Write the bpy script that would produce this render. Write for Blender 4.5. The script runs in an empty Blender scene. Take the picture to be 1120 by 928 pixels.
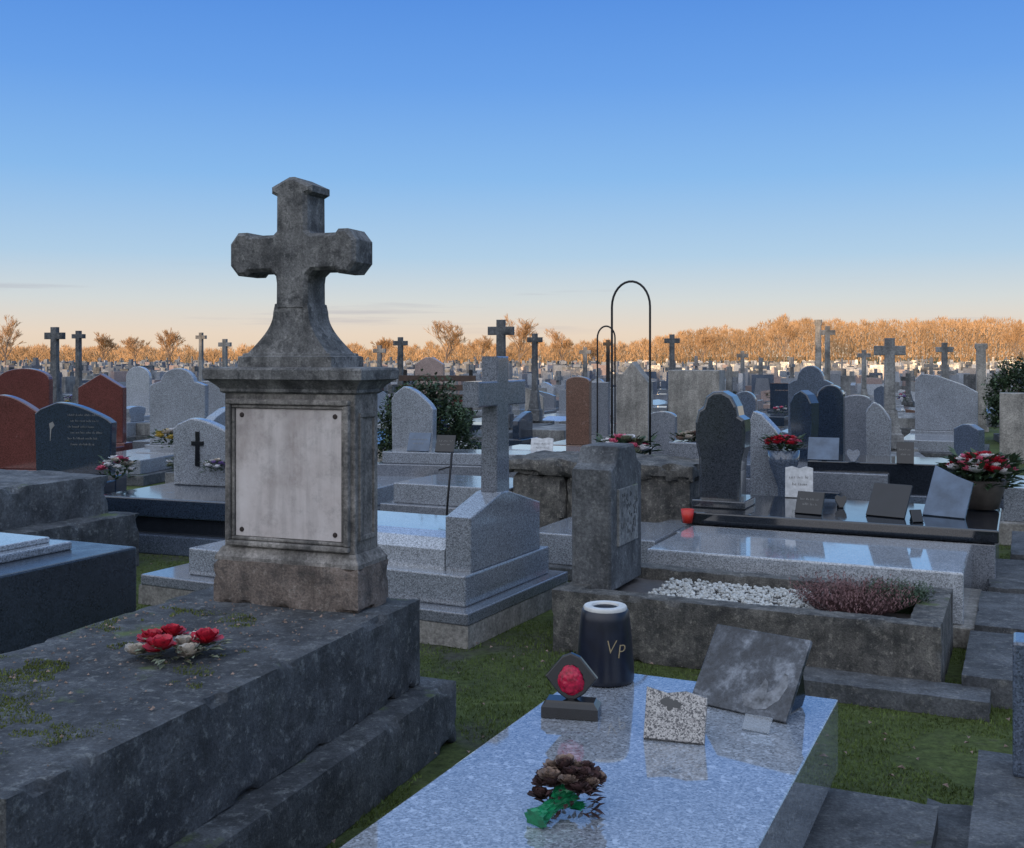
import bpy, bmesh, math, random
from mathutils import Vector, Matrix, noise
R=math.radians
H=1.65; F=1200.0; HZ=390.0
scene=bpy.context.scene
C=scene.collection

# ------------------------------------------------------------------ materials
def nodes(name):
    m=bpy.data.materials.new(name); m.use_nodes=True
    nt=m.node_tree; b=nt.nodes['Principled BSDF']
    return m,nt,b
def N(nt,t,**k):
    n=nt.nodes.new(t)
    for a,v in k.items():
        if a in n.inputs.keys(): n.inputs[a].default_value=v
        else: setattr(n,a,v)
    return n
def L(nt,a,b): nt.links.new(a,b)
def ramp(nt,fac,stops,interp='LINEAR'):
    r=N(nt,'ShaderNodeValToRGB'); cr=r.color_ramp; cr.interpolation=interp
    while len(cr.elements)>1: cr.elements.remove(cr.elements[-1])
    for i,(p,c) in enumerate(stops):
        if isinstance(c,(int,float)): c=(c,c,c)
        e=cr.elements[0] if i==0 else cr.elements.new(p)
        e.position=p; e.color=(c[0],c[1],c[2],1)
    L(nt,fac,r.inputs['Fac']); return r.outputs['Color']
def mix(nt,f,a,b,mode='MIX'):
    n=N(nt,'ShaderNodeMixRGB',blend_type=mode)
    for s,v in ((0,f),(1,a),(2,b)):
        if isinstance(v,(int,float)): n.inputs[s].default_value=v if s==0 else (v,v,v,1)
        elif isinstance(v,tuple): n.inputs[s].default_value=(v[0],v[1],v[2],1)
        else: L(nt,v,n.inputs[s])
    return n.outputs[0]
def pos(nt,sc=(1,1,1)):
    g=N(nt,'ShaderNodeNewGeometry'); mp=N(nt,'ShaderNodeMapping')
    mp.inputs['Scale'].default_value=sc
    L(nt,g.outputs['Position'],mp.inputs['Vector']); return mp.outputs['Vector'],g
def noi(nt,v,s,d=6,r=.6):
    n=N(nt,'ShaderNodeTexNoise',Scale=s,Detail=d,Roughness=r); L(nt,v,n.inputs['Vector']); return n.outputs['Fac']
def bump(nt,b,h,st,dist=.01):
    n=N(nt,'ShaderNodeBump',Strength=st,Distance=dist); L(nt,h,n.inputs['Height']); L(nt,n.outputs['Normal'],b.inputs['Normal'])

def granite(name,c,rough=.14,scale=170,contrast=.5,dirt=.5,coat=.4,flecks=0):
    m,nt,b=nodes(name); v,g=pos(nt)
    vo=N(nt,'ShaderNodeTexVoronoi',Scale=scale); L(nt,v,vo.inputs['Vector'])
    sp=N(nt,'ShaderNodeSeparateColor'); L(nt,vo.outputs['Color'],sp.inputs[0])
    k=contrast
    d=tuple(x*(1-.95*k) for x in c); lt=tuple(min(1,x*(1+.7*k)) for x in c)
    c1=ramp(nt,sp.outputs[0],[(.0,d),(.25,tuple(x*(1-.4*k) for x in c)),(.5,c),(.95,lt)])
    n2=noi(nt,v,scale*.9,3,.75)
    c2=mix(nt,.7*k,c1,ramp(nt,n2,[(.4,.15),(.5,1.0),(.66,1.35)]),'MULTIPLY')
    if flecks:
        nf=noi(nt,v,46,2,.5); c2=mix(nt,ramp(nt,nf,[(.63,0),(.66,flecks)]),c2,tuple(min(1,x*2.0) for x in c))
        nf=noi(nt,v,70,3,.6); c2=mix(nt,ramp(nt,nf,[(.34,flecks),(.39,0)]),c2,tuple(x*.35 for x in c))
    n3=noi(nt,v,2.2,8,.65)
    c3=mix(nt,dirt,c2,ramp(nt,n3,[(.3,.55),(.6,1.0)]),'MULTIPLY')
    L(nt,c3,b.inputs['Base Color'])
    n4=noi(nt,v,9,8,.7)
    rr=ramp(nt,n4,[(.35,rough*.6),(.6,rough*1.1),(.74,min(1,rough*2.6))]); L(nt,rr,b.inputs['Roughness'])
    b.inputs['Coat Weight'].default_value=coat; b.inputs['Coat Roughness'].default_value=.02+rough*.3
    return m
def weather(name,a,bc,lich,s=3.0,moss=0,rough=.9,bst=.6,lichen=.5,streak=.5,mosscol=(.05,.07,.016),grain=.75,blotch=.0):
    m,nt,b=nodes(name); v,g=pos(nt)
    n1=noi(nt,v,s,12,.68); c=ramp(nt,n1,[(.34,a),(.62,bc)])
    n2=noi(nt,v,s*5.5,8,.7); f2=ramp(nt,n2,[(.54,0),(.64,lichen)])
    c=mix(nt,f2,c,lich)
    n5=noi(nt,v,s*19,6,.7); c=mix(nt,grain,c,ramp(nt,n5,[(.33,.35),(.55,1.0),(.72,1.45)]),'MULTIPLY')
    vs,_=pos(nt,(1,1,.12)); n3=noi(nt,vs,s*2.6,6,.6); c=mix(nt,streak,c,ramp(nt,n3,[(.36,.28),(.58,1.0)]),'MULTIPLY')
    vo=N(nt,'ShaderNodeTexVoronoi',Scale=s*9); L(nt,v,vo.inputs['Vector'])
    if lichen>.1: c=mix(nt,ramp(nt,vo.outputs['Distance'],[(.08,.35),(.16,0)]),c,tuple(x*.55+.1 for x in lich))
    if blotch:
        n6=noi(nt,v,s*2.3,9,.75); c=mix(nt,ramp(nt,n6,[(.52,0),(.60,blotch)]),c,(.022,.024,.026))
    if moss>0:
        sx=N(nt,'ShaderNodeSeparateXYZ'); L(nt,g.outputs['Normal'],sx.inputs[0])
        n4=noi(nt,v,2.3,10,.7); th=.66-.25*moss
        mf=N(nt,'ShaderNodeMath',operation='MULTIPLY'); L(nt,ramp(nt,sx.outputs['Z'],[(.3,.05),(.8,1)]),mf.inputs[0]); L(nt,ramp(nt,n4,[(th,0),(th+.07,.85)]),mf.inputs[1])
        c=mix(nt,mf.outputs[0],c,mix(nt,n5,mosscol,tuple(x*2.2 for x in mosscol)))
    L(nt,c,b.inputs['Base Color']); b.inputs['Roughness'].default_value=rough
    h=mix(nt,.5,n2,n5); h=mix(nt,.4,h,n1); bump(nt,b,h,bst,.02)
    return m
def plain(name,c,rough=.6,var=.3,metal=0,s=12,spec=.5,bst=0):
    m,nt,b=nodes(name); v,g=pos(nt); n=noi(nt,v,s,5,.6)
    cc=mix(nt,1,ramp(nt,n,[(.3,1-var),(.7,1+var)]),c,'MULTIPLY')
    L(nt,cc,b.inputs['Base Color']); b.inputs['Roughness'].default_value=rough; b.inputs['Metallic'].default_value=metal
    b.inputs['Specular IOR Level'].default_value=spec
    if bst: bump(nt,b,noi(nt,v,s*6,6,.7),bst,.01)
    return m
M={}
M['near']=granite('near_granite',(.265,.285,.315),.045,150,.45,.4,1.0,.6)
M['white']=granite('white_granite',(.34,.365,.40),.09,170,.5,.4,.7,.25)
M['light']=granite('light_granite',(.235,.257,.29),.16,170,.55,.45)
M['grey']=granite('grey_granite',(.165,.18,.21),.16,170,.5,.5)
M['bluegrey']=granite('blue_grey_granite',(.085,.108,.15),.14,150,.5,.4)
M['black']=granite('black_granite',(.014,.017,.023),.08,170,.4,.2,.5)
M['darkgrey']=granite('dark_grey_granite',(.036,.042,.052),.13,150,.5,.4,.5)
M['dull']=granite('dull_dark_granite',(.034,.042,.055),.32,150,.5,.6,.1)
M['blueblack']=granite('blue_black_granite',(.022,.034,.056),.1,140,.5,.2,.5)
M['red']=granite('red_granite',(.115,.036,.034),.13,150,.5,.4)
M['brown']=granite('brown_granite',(.15,.09,.07),.2,150,.5,.4)
M['pink']=granite('pink_granite',(.30,.23,.215),.25,150,.4,.5)
M['oldstone']=weather('old_dark_stone',(.042,.046,.052),(.145,.152,.16),(.28,.285,.28),3.2,.12,lichen=.45,blotch=.5)
M['slabstone']=weather('mossy_slab_stone',(.026,.029,.034),(.098,.104,.112),(.27,.28,.27),4.5,.3,lichen=.5,streak=.3,bst=1.0,blotch=.75)
M['crossstone']=weather('cross_stone',(.07,.072,.076),(.225,.222,.218),(.36,.355,.34),5.5,.0,lichen=.5,streak=.6,bst=.6,blotch=.7)
M['stelestone']=weather('stele_stone',(.11,.105,.10),(.34,.315,.29),(.42,.39,.36),4,.0,lichen=.3,streak=.8,bst=.5,blotch=.5)
M['plinthstone']=weather('plinth_stone',(.08,.064,.056),(.25,.2,.17),(.36,.32,.28),5,.1,lichen=.4,streak=.45,bst=1.0,blotch=.5)
M['limestone']=weather('limestone',(.17,.165,.155),(.39,.37,.34),(.45,.45,.42),2.6,.1,lichen=.3,streak=.5)
M['paleold']=weather('pale_old_stone',(.10,.105,.11),(.28,.285,.285),(.38,.38,.36),2.6,.12,lichen=.3,streak=.6)
M['kerb']=weather('kerb_stone',(.038,.042,.048),(.115,.122,.132),(.26,.26,.245),4,.2,lichen=.4,streak=.1,bst=.8,blotch=.5)
M['concrete']=weather('planter_concrete',(.045,.045,.044),(.165,.158,.145),(.34,.32,.28),6,.2,lichen=.55,streak=.5,bst=1.0,blotch=.6)
M['iron']=plain('dark_iron',(.02,.02,.022),.5,.3,.6)
M['rust']=plain('rust_bolt',(.03,.02,.018),.8,.4)
M['blackgloss']=plain('black_gloss',(.010,.011,.014),.12,.2)
M['slate']=plain('blue_slate',(.075,.11,.165),.14,.35,0,6)
M['vasematt']=plain('vase_black',(.008,.011,.022),.3,.3,0,20)
M['cream']=plain('cream_ceramic',(.52,.52,.5),.5,.15,0,20)
M['gold']=plain('gold_lettering',(.32,.25,.14),.45,.15,.1)
M['roseRed']=plain('red_petal',(.42,.014,.035),.55,.45,0,60)
M['ruby']=plain('ruby_resin',(.36,.004,.035),.4,.6,0,70)
M['roseCream']=plain('cream_petal',(.45,.40,.34),.7,.3,0,60)
M['rosePink']=plain('pink_petal',(.55,.12,.2),.6,.4,0,60)
M['roseWhite']=plain('white_petal',(.62,.61,.62),.6,.2,0,60)
M['roseYel']=plain('yellow_petal',(.5,.36,.08),.6,.3,0,60)
M['roseMauve']=plain('mauve_petal',(.24,.16,.36),.6,.3,0,60)
M['dried']=plain('dried_petal',(.06,.03,.03),.9,.7,0,40)
M['driedpale']=plain('dried_pale_petal',(.2,.14,.11),.9,.6,0,40)
M['foil']=plain('green_foil',(.01,.17,.07),.3,.5,.1,60)
M['leaf']=plain('leaf_green',(.035,.065,.03),.6,.5,0,50)
M['leafpale']=plain('leaf_pale',(.15,.165,.11),.7,.4,0,50)
M['bush']=plain('bush_green',(.04,.07,.032),.7,.6,0,4)
M['heather']=plain('heather_red',(.14,.075,.075),.9,.5,0,30)
M['grass']=plain('grass_blade',(.09,.125,.036),.9,.6,0,5,.15)
M['moss']=plain('moss',(.10,.12,.035),.95,.5,0,20,.1)
M['pebble']=plain('white_pebble',(.42,.43,.42),.8,.45,0,90)
M['whiteplas']=plain('white_plaque',(.42,.43,.44),.4,.25,0,25)
M['text']=plain('engraving_pale',(.19,.19,.185),.6,.2)
M['textdark']=plain('engraving_dark',(.05,.05,.05),.6,.2)
M['wood']=plain('tree_twig',(.46,.28,.145),.9,.35,0,.15,.1)
M['bark']=plain('tree_bark',(.24,.18,.14),.9,.3,0,1,.1)
M['benchwood']=plain('bench_wood',(.05,.03,.022),.7,.3)
M['redplas']=plain('red_plastic',(.5,.03,.02),.4,.2)
M['terracotta']=plain('dark_pot',(.07,.06,.055),.7,.3)
M['figure']=plain('pale_etching',(.12,.128,.142),.35,.8,0,35)
m,nt,b=nodes('stained_panel'); v,g=pos(nt)
n1=noi(nt,v,3.2,10,.65); c=ramp(nt,n1,[(.32,(.33,.285,.27)),(.5,(.48,.435,.42)),(.66,(.56,.52,.51))])
n2=noi(nt,v,13,9,.75); c=mix(nt,.55,c,ramp(nt,n2,[(.34,.55),(.5,1.0)]),'MULTIPLY')
vs,_=pos(nt,(1,1,.1)); n3=noi(nt,vs,22,5,.6); c=mix(nt,.3,c,ramp(nt,n3,[(.4,.5),(.55,1.0)]),'MULTIPLY')
L(nt,c,b.inputs['Base Color']); b.inputs['Roughness'].default_value=.6; bump(nt,b,n2,.15,.01); M['panel']=m
m,nt,b=nodes('speckled_plaque'); v,g=pos(nt); vo=N(nt,'ShaderNodeTexVoronoi',Scale=260); L(nt,v,vo.inputs['Vector'])
sp=N(nt,'ShaderNodeSeparateColor'); L(nt,vo.outputs['Color'],sp.inputs[0])
L(nt,ramp(nt,sp.outputs[0],[(.2,(.06,.06,.065)),(.42,(.22,.21,.205)),(.9,(.40,.385,.37))]),b.inputs['Base Color']); b.inputs['Roughness'].default_value=.35; M['speckle']=m
m,nt,b=nodes('etched_plaque'); v,g=pos(nt); n1=noi(nt,v,11,9,.72); n2=noi(nt,v,60,6,.7)
c=ramp(nt,n1,[(.38,(.016,.019,.025)),(.5,(.045,.051,.062)),(.62,(.17,.185,.21))]); c=mix(nt,.7,c,ramp(nt,n2,[(.35,.35),(.65,1.4)]),'MULTIPLY')
L(nt,c,b.inputs['Base Color']); L(nt,ramp(nt,n1,[(.4,.18),(.6,.6)]),b.inputs['Roughness']); M['etched']=m
m,nt,b=nodes('clear_card'); b.inputs['Transmission Weight'].default_value=.85; b.inputs['Roughness'].default_value=.08; b.inputs['Base Color'].default_value=(.6,.65,.7,1); M['glass']=m
m,nt,b=nodes('ground_soil'); v,g=pos(nt)
n1=noi(nt,v,.9,8,.65); n2=noi(nt,v,25,8,.75); n3=noi(nt,v,5,8,.7)
c=ramp(nt,n1,[(.34,(.065,.063,.058)),(.45,(.06,.078,.028)),(.62,(.09,.115,.036))])
c=mix(nt,ramp(nt,n3,[(.55,0),(.7,.6)]),c,(.085,.075,.06)); c=mix(nt,.9,c,ramp(nt,n2,[(.3,.3),(.7,1.6)]),'MULTIPLY')
L(nt,c,b.inputs['Base Color']); b.inputs['Roughness'].default_value=.95; b.inputs['Specular IOR Level'].default_value=.15; bump(nt,b,mix(nt,.5,n2,n3),.9,.04); M['ground']=m
m,nt,b=nodes('sun_blocker_grass'); v,g=pos(nt); n1=noi(nt,v,.1,8,.65)
L(nt,ramp(nt,n1,[(.3,(.03,.04,.02)),(.7,(.06,.07,.03))]),b.inputs['Base Color']); b.inputs['Roughness'].default_value=1; M['sun_blocker_hill']=m

# ------------------------------------------------------------------ geometry helpers
def nb(): return bmesh.new()
def merge(bm,tmp,mat=None):
    me=bpy.data.meshes.new('t'); tmp.to_mesh(me); tmp.free()
    if mat is not None: me.transform(mat)
    bm.from_mesh(me); bpy.data.meshes.remove(me)
def box(bm,x0,x1,y0,y1,z0,z1,bev=.006,mat=None,seg=2):
    t=nb(); bmesh.ops.create_cube(t,size=1)
    for v in t.verts: v.co=Vector(((x0+x1)/2+v.co.x*(x1-x0),(y0+y1)/2+v.co.y*(y1-y0),(z0+z1)/2+v.co.z*(z1-z0)))
    if bev: bmesh.ops.bevel(t,geom=t.edges[:],offset=min(bev,(x1-x0)*.4,(y1-y0)*.4,(z1-z0)*.4),segments=seg,affect='EDGES',profile=.5)
    merge(bm,t,mat); return bm
def prism(bm,pts,axis,a,b,bev=.006,mat=None,seg=2):
    t=nb()
    def P(p,k): return Vector((k,p[0],p[1])) if axis=='x' else (Vector((p[0],k,p[1])) if axis=='y' else Vector((p[0],p[1],k)))
    A=[t.verts.new(P(p,a)) for p in pts]; Bv=[t.verts.new(P(p,b)) for p in pts]; n=len(pts)
    t.faces.new(A); t.faces.new(Bv[::-1])
    for i in range(n): t.faces.new((A[i],Bv[i],Bv[(i+1)%n],A[(i+1)%n]))
    bmesh.ops.recalc_face_normals(t,faces=t.faces[:])
    if bev:
        ed=[e for e in t.edges if (e.verts[0] in A)==(e.verts[1] in A)]
        bmesh.ops.bevel(t,geom=ed,offset=bev,segments=seg,affect='EDGES',profile=.5)
    merge(bm,t,mat); return bm
def loft(bm,secs,mat=None):
    t=nb(); prev=None; first=None
    for z,x0,x1,y0,y1 in secs:
        r=[t.verts.new((x,y,z)) for x,y in ((x0,y0),(x1,y0),(x1,y1),(x0,y1))]
        if prev:
            for i in range(4): t.faces.new((prev[i],prev[(i+1)%4],r[(i+1)%4],r[i]))
        else: first=r
        prev=r
    t.faces.new(first[::-1]); t.faces.new(prev); bmesh.ops.recalc_face_normals(t,faces=t.faces[:])
    merge(bm,t,mat); return bm
def lathe(bm,prof,n=24,c=(0,0,0)):
    t=nb(); rings=[]
    for r,z in prof: rings.append([t.verts.new((c[0]+r*math.cos(2*math.pi*i/n),c[1]+r*math.sin(2*math.pi*i/n),c[2]+z)) for i in range(n)])
    for a,b in zip(rings,rings[1:]):
        for i in range(n): t.faces.new((a[i],a[(i+1)%n],b[(i+1)%n],b[i]))
    t.faces.new(rings[0][::-1]); t.faces.new(rings[-1]); merge(bm,t); return bm
def tube(bm,pts,r,n=8,taper=None):
    t=nb(); prev=None; pts=[Vector(p) for p in pts]
    for i,p in enumerate(pts):
        d=(pts[min(i+1,len(pts)-1)]-pts[max(i-1,0)]).normalized()
        a=d.orthogonal().normalized() if prev is None else (pa-d*pa.dot(d)).normalized()
        pa=a; b2=d.cross(a); rr=r if taper is None else r+(taper-r)*i/(len(pts)-1)
        ring=[t.verts.new(p+(a*math.cos(2*math.pi*k/n)+b2*math.sin(2*math.pi*k/n))*rr) for k in range(n)]
        if prev:
            for k in range(n): t.faces.new((prev[k],prev[(k+1)%n],ring[(k+1)%n],ring[k]))
        else: t.faces.new(ring[::-1])
        prev=ring
    t.faces.new(prev); merge(bm,t); return bm
def rough(bm,x0,x1,y0,y1,z0,z1,amp=.01,res=.05,fr=6,seed=0,chip=1.0):
    t=nb(); bmesh.ops.create_cube(t,size=1)
    for v in t.verts: v.co=Vector(((x0+x1)/2+v.co.x*(x1-x0),(y0+y1)/2+v.co.y*(y1-y0),(z0+z1)/2+v.co.z*(z1-z0)))
    for ax,ln in ((0,x1-x0),(1,y1-y0),(2,z1-z0)):
        ed=[e for e in t.edges if abs((e.verts[0].co-e.verts[1].co)[ax])>1e-4]
        k=max(1,int(ln/res))
        if k>1: bmesh.ops.subdivide_edges(t,edges=ed,cuts=k-1,use_grid_fill=True)
    t.normal_update(); lo=(x0,y0,z0); hi=(x1,y1,z1); o=Vector((seed*3.1,seed*1.7,seed))
    for v in t.verts:
        n=v.normal.copy(); co=v.co.copy(); k=sum(1 for a in range(3) if abs(co[a]-lo[a])<1e-4 or abs(co[a]-hi[a])<1e-4)
        d=noise.noise(co*fr+o)*amp+noise.noise(co*fr*3.3+o)*amp*.35
        if k>=2:
            v.co+=n*d*.4
            c2=max(0,noise.noise(co*fr*1.7+o*2)-.12)*amp*4*chip+amp*.3
            for a in range(3):
                if abs(co[a]-lo[a])<1e-4: v.co[a]+=c2
                elif abs(co[a]-hi[a])<1e-4: v.co[a]-=c2
        else: v.co+=n*d
    merge(bm,t); return bm
def obj(name,bm,mat,parent=None,smooth=False,loc=None,rot=None,crease=None):
    me=bpy.data.meshes.new(name)
    if mat is not None: me.materials.append(M[mat] if isinstance(mat,str) else mat)
    bm.to_mesh(me); bm.free()
    if smooth:
        me.shade_smooth()
        if crease: me.set_sharp_from_angle(angle=R(crease))
    o=bpy.data.objects.new(name,me); C.objects.link(o)
    if parent: o.parent=parent
    if loc: o.location=loc
    if rot: o.rotation_euler=rot
    return o
def thing(name,label,cat,loc=(0,0,0),rz=0,group=None):
    o=bpy.data.objects.new(name,None); C.objects.link(o); o.empty_display_size=.1
    o.location=loc; o.rotation_euler=(0,0,rz); o['label']=label; o['category']=cat
    if group: o['group']=group
    return o
def tag(o,label,cat,group=None,kind=None):
    o['label']=label; o['category']=cat
    if group: o['group']=group
    if kind: o['kind']=kind
    return o
def at(px,py,z): 
    Y=(H-z)*F/(py-HZ); return Vector(((px-560)/F*Y,Y,z))
def atY(px,Y,z=0): return Vector(((px-560)/F*Y,Y,z))
def ztop(py,Y): return H-(py-HZ)*Y/F

# ------------------------------------------------------------------ flowers
def petal(bm,c,az,tilt,ln,wd,cup=.35):
    d=Vector((math.cos(az)*math.cos(tilt),math.sin(az)*math.cos(tilt),math.sin(tilt)))
    s=Vector((-math.sin(az),math.cos(az),0)); up=d.cross(s)*-1
    rows=[]
    for i,(f,w) in enumerate(((0,.25),(.45,.85),(.8,1),(1,.5))):
        rows.append([bm.verts.new(c+d*ln*f+s*wd*w*k*.5-up*(cup*ln*((1-abs(k))*-.25+ (f**2)*.35))) for k in (-1,0,1)])
    for a,b in zip(rows,rows[1:]):
        for i in range(2): bm.faces.new((a[i],a[i+1],b[i+1],b[i]))
def rose(bm,c,r,g):
    c=Vector(c)
    for ring,(n,t,l) in enumerate(((3,80,.55),(5,62,.75),(6,38,.95),(7,14,1.05))):
        o=g.random()*6
        for i in range(n): petal(bm,c,o+i*2*math.pi/n+g.uniform(-.2,.2),R(t+g.uniform(-9,9)),r*l*g.uniform(.85,1.1),r*(.7+.12*ring))
def leaf(bm,c,az,tilt,ln,wd):
    d=Vector((math.cos(az)*math.cos(tilt),math.sin(az)*math.cos(tilt),math.sin(tilt))); s=Vector((-math.sin(az),math.cos(az),0)); c=Vector(c)
    a=bm.verts.new(c); b=bm.verts.new(c+d*ln*.5+s*wd*.5+Vector((0,0,.06*ln))); e=bm.verts.new(c+d*ln-Vector((0,0,.1*ln))); f=bm.verts.new(c+d*ln*.5-s*wd*.5+Vector((0,0,.06*ln)))
    bm.faces.new((a,b,e)); bm.faces.new((a,e,f))
def bouquet(label,loc,size,cols,n,seed,pot=None,group=None,leafmat='leaf',hgt=.35):
    g=random.Random(seed); T=thing('flower_bouquet',label,'flowers',loc,0,group)
    zb=0
    if pot:
        ph=size*.4; obj('pot',lathe(nb(),[(size*.22,0),(size*.29,ph*.6),(size*.32,ph),(size*.27,ph),(size*.24,ph*.8)],14),pot,T,True); zb=ph*.8
    bms={}
    for i in range(n):
        a=i*2.4; rr=size*.5*math.sqrt((i+.5)/n)*.85; k=cols[i%len(cols)]
        p=Vector((rr*math.cos(a),rr*math.sin(a),zb+size*hgt*(1-(rr/size*1.7)**2)*.8+g.uniform(0,.03)*size))
        bm=bms.setdefault(k,nb()); rose(bm,p,size*g.uniform(.11,.17)*(1.35 if n<8 else (.8 if n>24 else 1)),g)
    for k,bm in bms.items(): obj('blossoms',bm,k,T,True)
    bm=nb()
    for i in range(int(n*7)):
        a=g.random()*6.28; rr=size*g.uniform(.05,.45); leaf(bm,(rr*math.cos(a),rr*math.sin(a),zb+size*g.uniform(.0,hgt*.8)),a+g.uniform(-.8,.8),g.uniform(-.1,.9),size*g.uniform(.15,.28),size*.09)
    obj('foliage',bm,leafmat,T)
    return T

# ------------------------------------------------------------------ headstone outlines (x,z)
def arc(cx,cz,rx,rz,a0,a1,n): return [(cx+rx*math.cos(R(a0+(a1-a0)*i/n)),cz+rz*math.sin(R(a0+(a1-a0)*i/n))) for i in range(n+1)]
def outline(st,w,h):
    a=w/2
    if st=='arched': return [(-a,0),(a,0)]+arc(0,h-a*.4,a,a*.4,0,180,14)
    if st=='round': return [(-a,0),(a,0)]+arc(0,h-a*.9,a,a*.9,0,180,16)
    if st=='peaked': return [(-a,0),(a,0),(a,h*.86),(a*.25,h),(-a*.25,h),(-a,h*.86)]
    if st=='gabled': return [(-a,0),(a,0),(a,h*.8),(0,h),(-a,h*.8)]
    if st=='square': return [(-a,0),(a,0),(a,h),(-a,h)]
    if st=='wave': return [(-a*.96,0),(a*.96,0),(a,h*.72)]+[(a-2*a*t, h*(.74+.26*math.sin(min(1,t*1.25)*math.pi*.55)) - (h*.12*max(0,t-.72)/.28)) for t in [i/14 for i in range(1,14)]]+[(-a,h*.84)]
    if st=='shouldered': return [(-a,0),(a,0),(a,h*.78),(a*.72,h*.82)]+arc(0,h*.8,a*.62,h*.2,8,172,12)+[(-a*.72,h*.82),(-a,h*.78)]
    if st=='slanted': return [(-a,0),(a,0),(a,h*.68),(a*.6,h*.8),(-a*.3,h*.97),(-a*.8,h),(-a,h*.9)]
    if st=='tall': return [(-a*.8,0),(a*.8,0),(a*.8,h*.3),(a,h*.62),(a,h*.85),(a*.6,h*.95),(0,h),(-a*.6,h*.95),(-a,h*.85),(-a,h*.62),(-a*.8,h*.3)]
    if st=='pillar': return [(-a,0),(a,0),(a,h*.05),(a*.7,h*.07),(a*.62,h*.93),(a*.85,h*.95),(a*.85,h),(-a*.85,h),(-a*.85,h*.95),(-a*.62,h*.93),(-a*.7,h*.07),(-a,h*.05)]
def cross_outline(w,h,t,az):
    return [(-t*1.15,0),(t*1.15,0),(t,az-t),(w/2,az-t),(w/2,az+t),(t,az+t),(t,h),(-t,h),(-t,az+t),(-w/2,az+t),(-w/2,az-t),(-t,az-t)]
occ=[]
cnt=[0]
def grave(label,loc,rz,style,mat,w,h,slab=True,L_=1.9,sh=.32,th=.11,slabmat=None,group=None,name='grave',bev=.012,cat='grave'):
    T=thing(name,label,cat,loc,rz,group); slabmat=slabmat or mat
    W=max(w*1.15,.75)
    z0=0
    if slab:
        obj('base',box(nb(),-W/2-.1,W/2+.1,-L_-.1,th/2+.16,0,sh*.42,.01),'kerb' if cnt[0]%3 else slabmat,T)
        obj('slab',box(nb(),-W/2,W/2,-L_,-.1,sh*.42,sh,.012),slabmat,T)
        obj('plinth',box(nb(),-W/2,W/2,-.095,th/2+.08,sh*.42,sh+.04,.01),slabmat,T); z0=sh+.04
    if style=='cross':
        t=max(.05,w*.16); ph=(h-z0)*.35; a=w*.42
        obj('pedestal',loft(nb(),[(z0,-a,a,-.16,.16),(z0+ph*.35,-a,a,-.16,.16),(z0+ph*.4,-a*.8,a*.8,-.13,.13),(z0+ph*.9,-a*.55,a*.55,-.09,.09),(z0+ph,-t*1.4,t*1.4,-.07,.07)]),mat,T)
        hh=h-z0-ph; obj('cross',prism(nb(),[(x,z+z0+ph) for x,z in cross_outline(w,hh,t,hh-w*.42)],'y',-.055,.055,bev),mat,T)
    else:
        obj('headstone',prism(nb(),[(x,z+z0) for x,z in outline(style,w,h-z0)],'y',-th/2,th/2,bev),mat,T)
    cnt[0]+=1
    occ.append((loc[0],loc[1])); 
    if slab: occ.append((loc[0]+math.sin(rz)*1.1,loc[1]-math.cos(rz)*1.1))
    return T
def squiggle(parent,x0,x1,z,y,h,mat,seed,name='inscription'):
    g=random.Random(seed); bm=nb(); x=x0
    while x<x1:
        n=g.randint(3,7)
        for k in range(n):
            if x>=x1: break
            hh=h*g.choice((.6,.6,1,.7)); s=g.uniform(-.2,.2)*h
            prism(bm,[(x,z),(x+h*.12,z),(x+h*.12+s,z+hh),(x+s,z+hh)],'y',y-.0015,y+.001,0)
            if g.random()<.6: prism(bm,[(x,z+hh*.4),(x+h*.42,z+hh*.5),(x+h*.42,z+hh*.6),(x,z+hh*.5)],'y',y-.001,y+.001,0)
            x+=h*g.uniform(.42,.6)
        x+=h*.5
    return obj(name,bm,mat,parent)

# ------------------------------------------------------------------ ground, added sun-blocking ridge
bm=nb()
bmesh.ops.create_grid(bm,x_segments=2,y_segments=2,size=2500)
g=obj('ground',bm,'ground'); g['kind']='structure'; g['label']='grass and soil between the graves'
bm=nb(); nx,ny=60,10; vs=[]  # added ridge out of view, sized to keep low sun off the foreground
for j in range(ny+1):
    row=[]
    for i in range(nx+1):
        x=-330+i*10; t=j/ny; y=-100+t*72
        z=9.8*math.sin(math.pi*t)**1.2*(1+.12*noise.noise(Vector((x*.02,y*.05,0))))-.05
        row.append(bm.verts.new((x,y,z)))
    vs.append(row)
for j in range(ny):
    for i in range(nx): bm.faces.new((vs[j][i],vs[j][i+1],vs[j+1][i+1],vs[j+1][i]))
g=obj('sun_blocker_hill',bm,'sun_blocker_hill',smooth=True); g['kind']='structure'; g['label']='added unseen grassy ridge behind the viewpoint, blocking the low sun'

A=R(-25)
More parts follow.
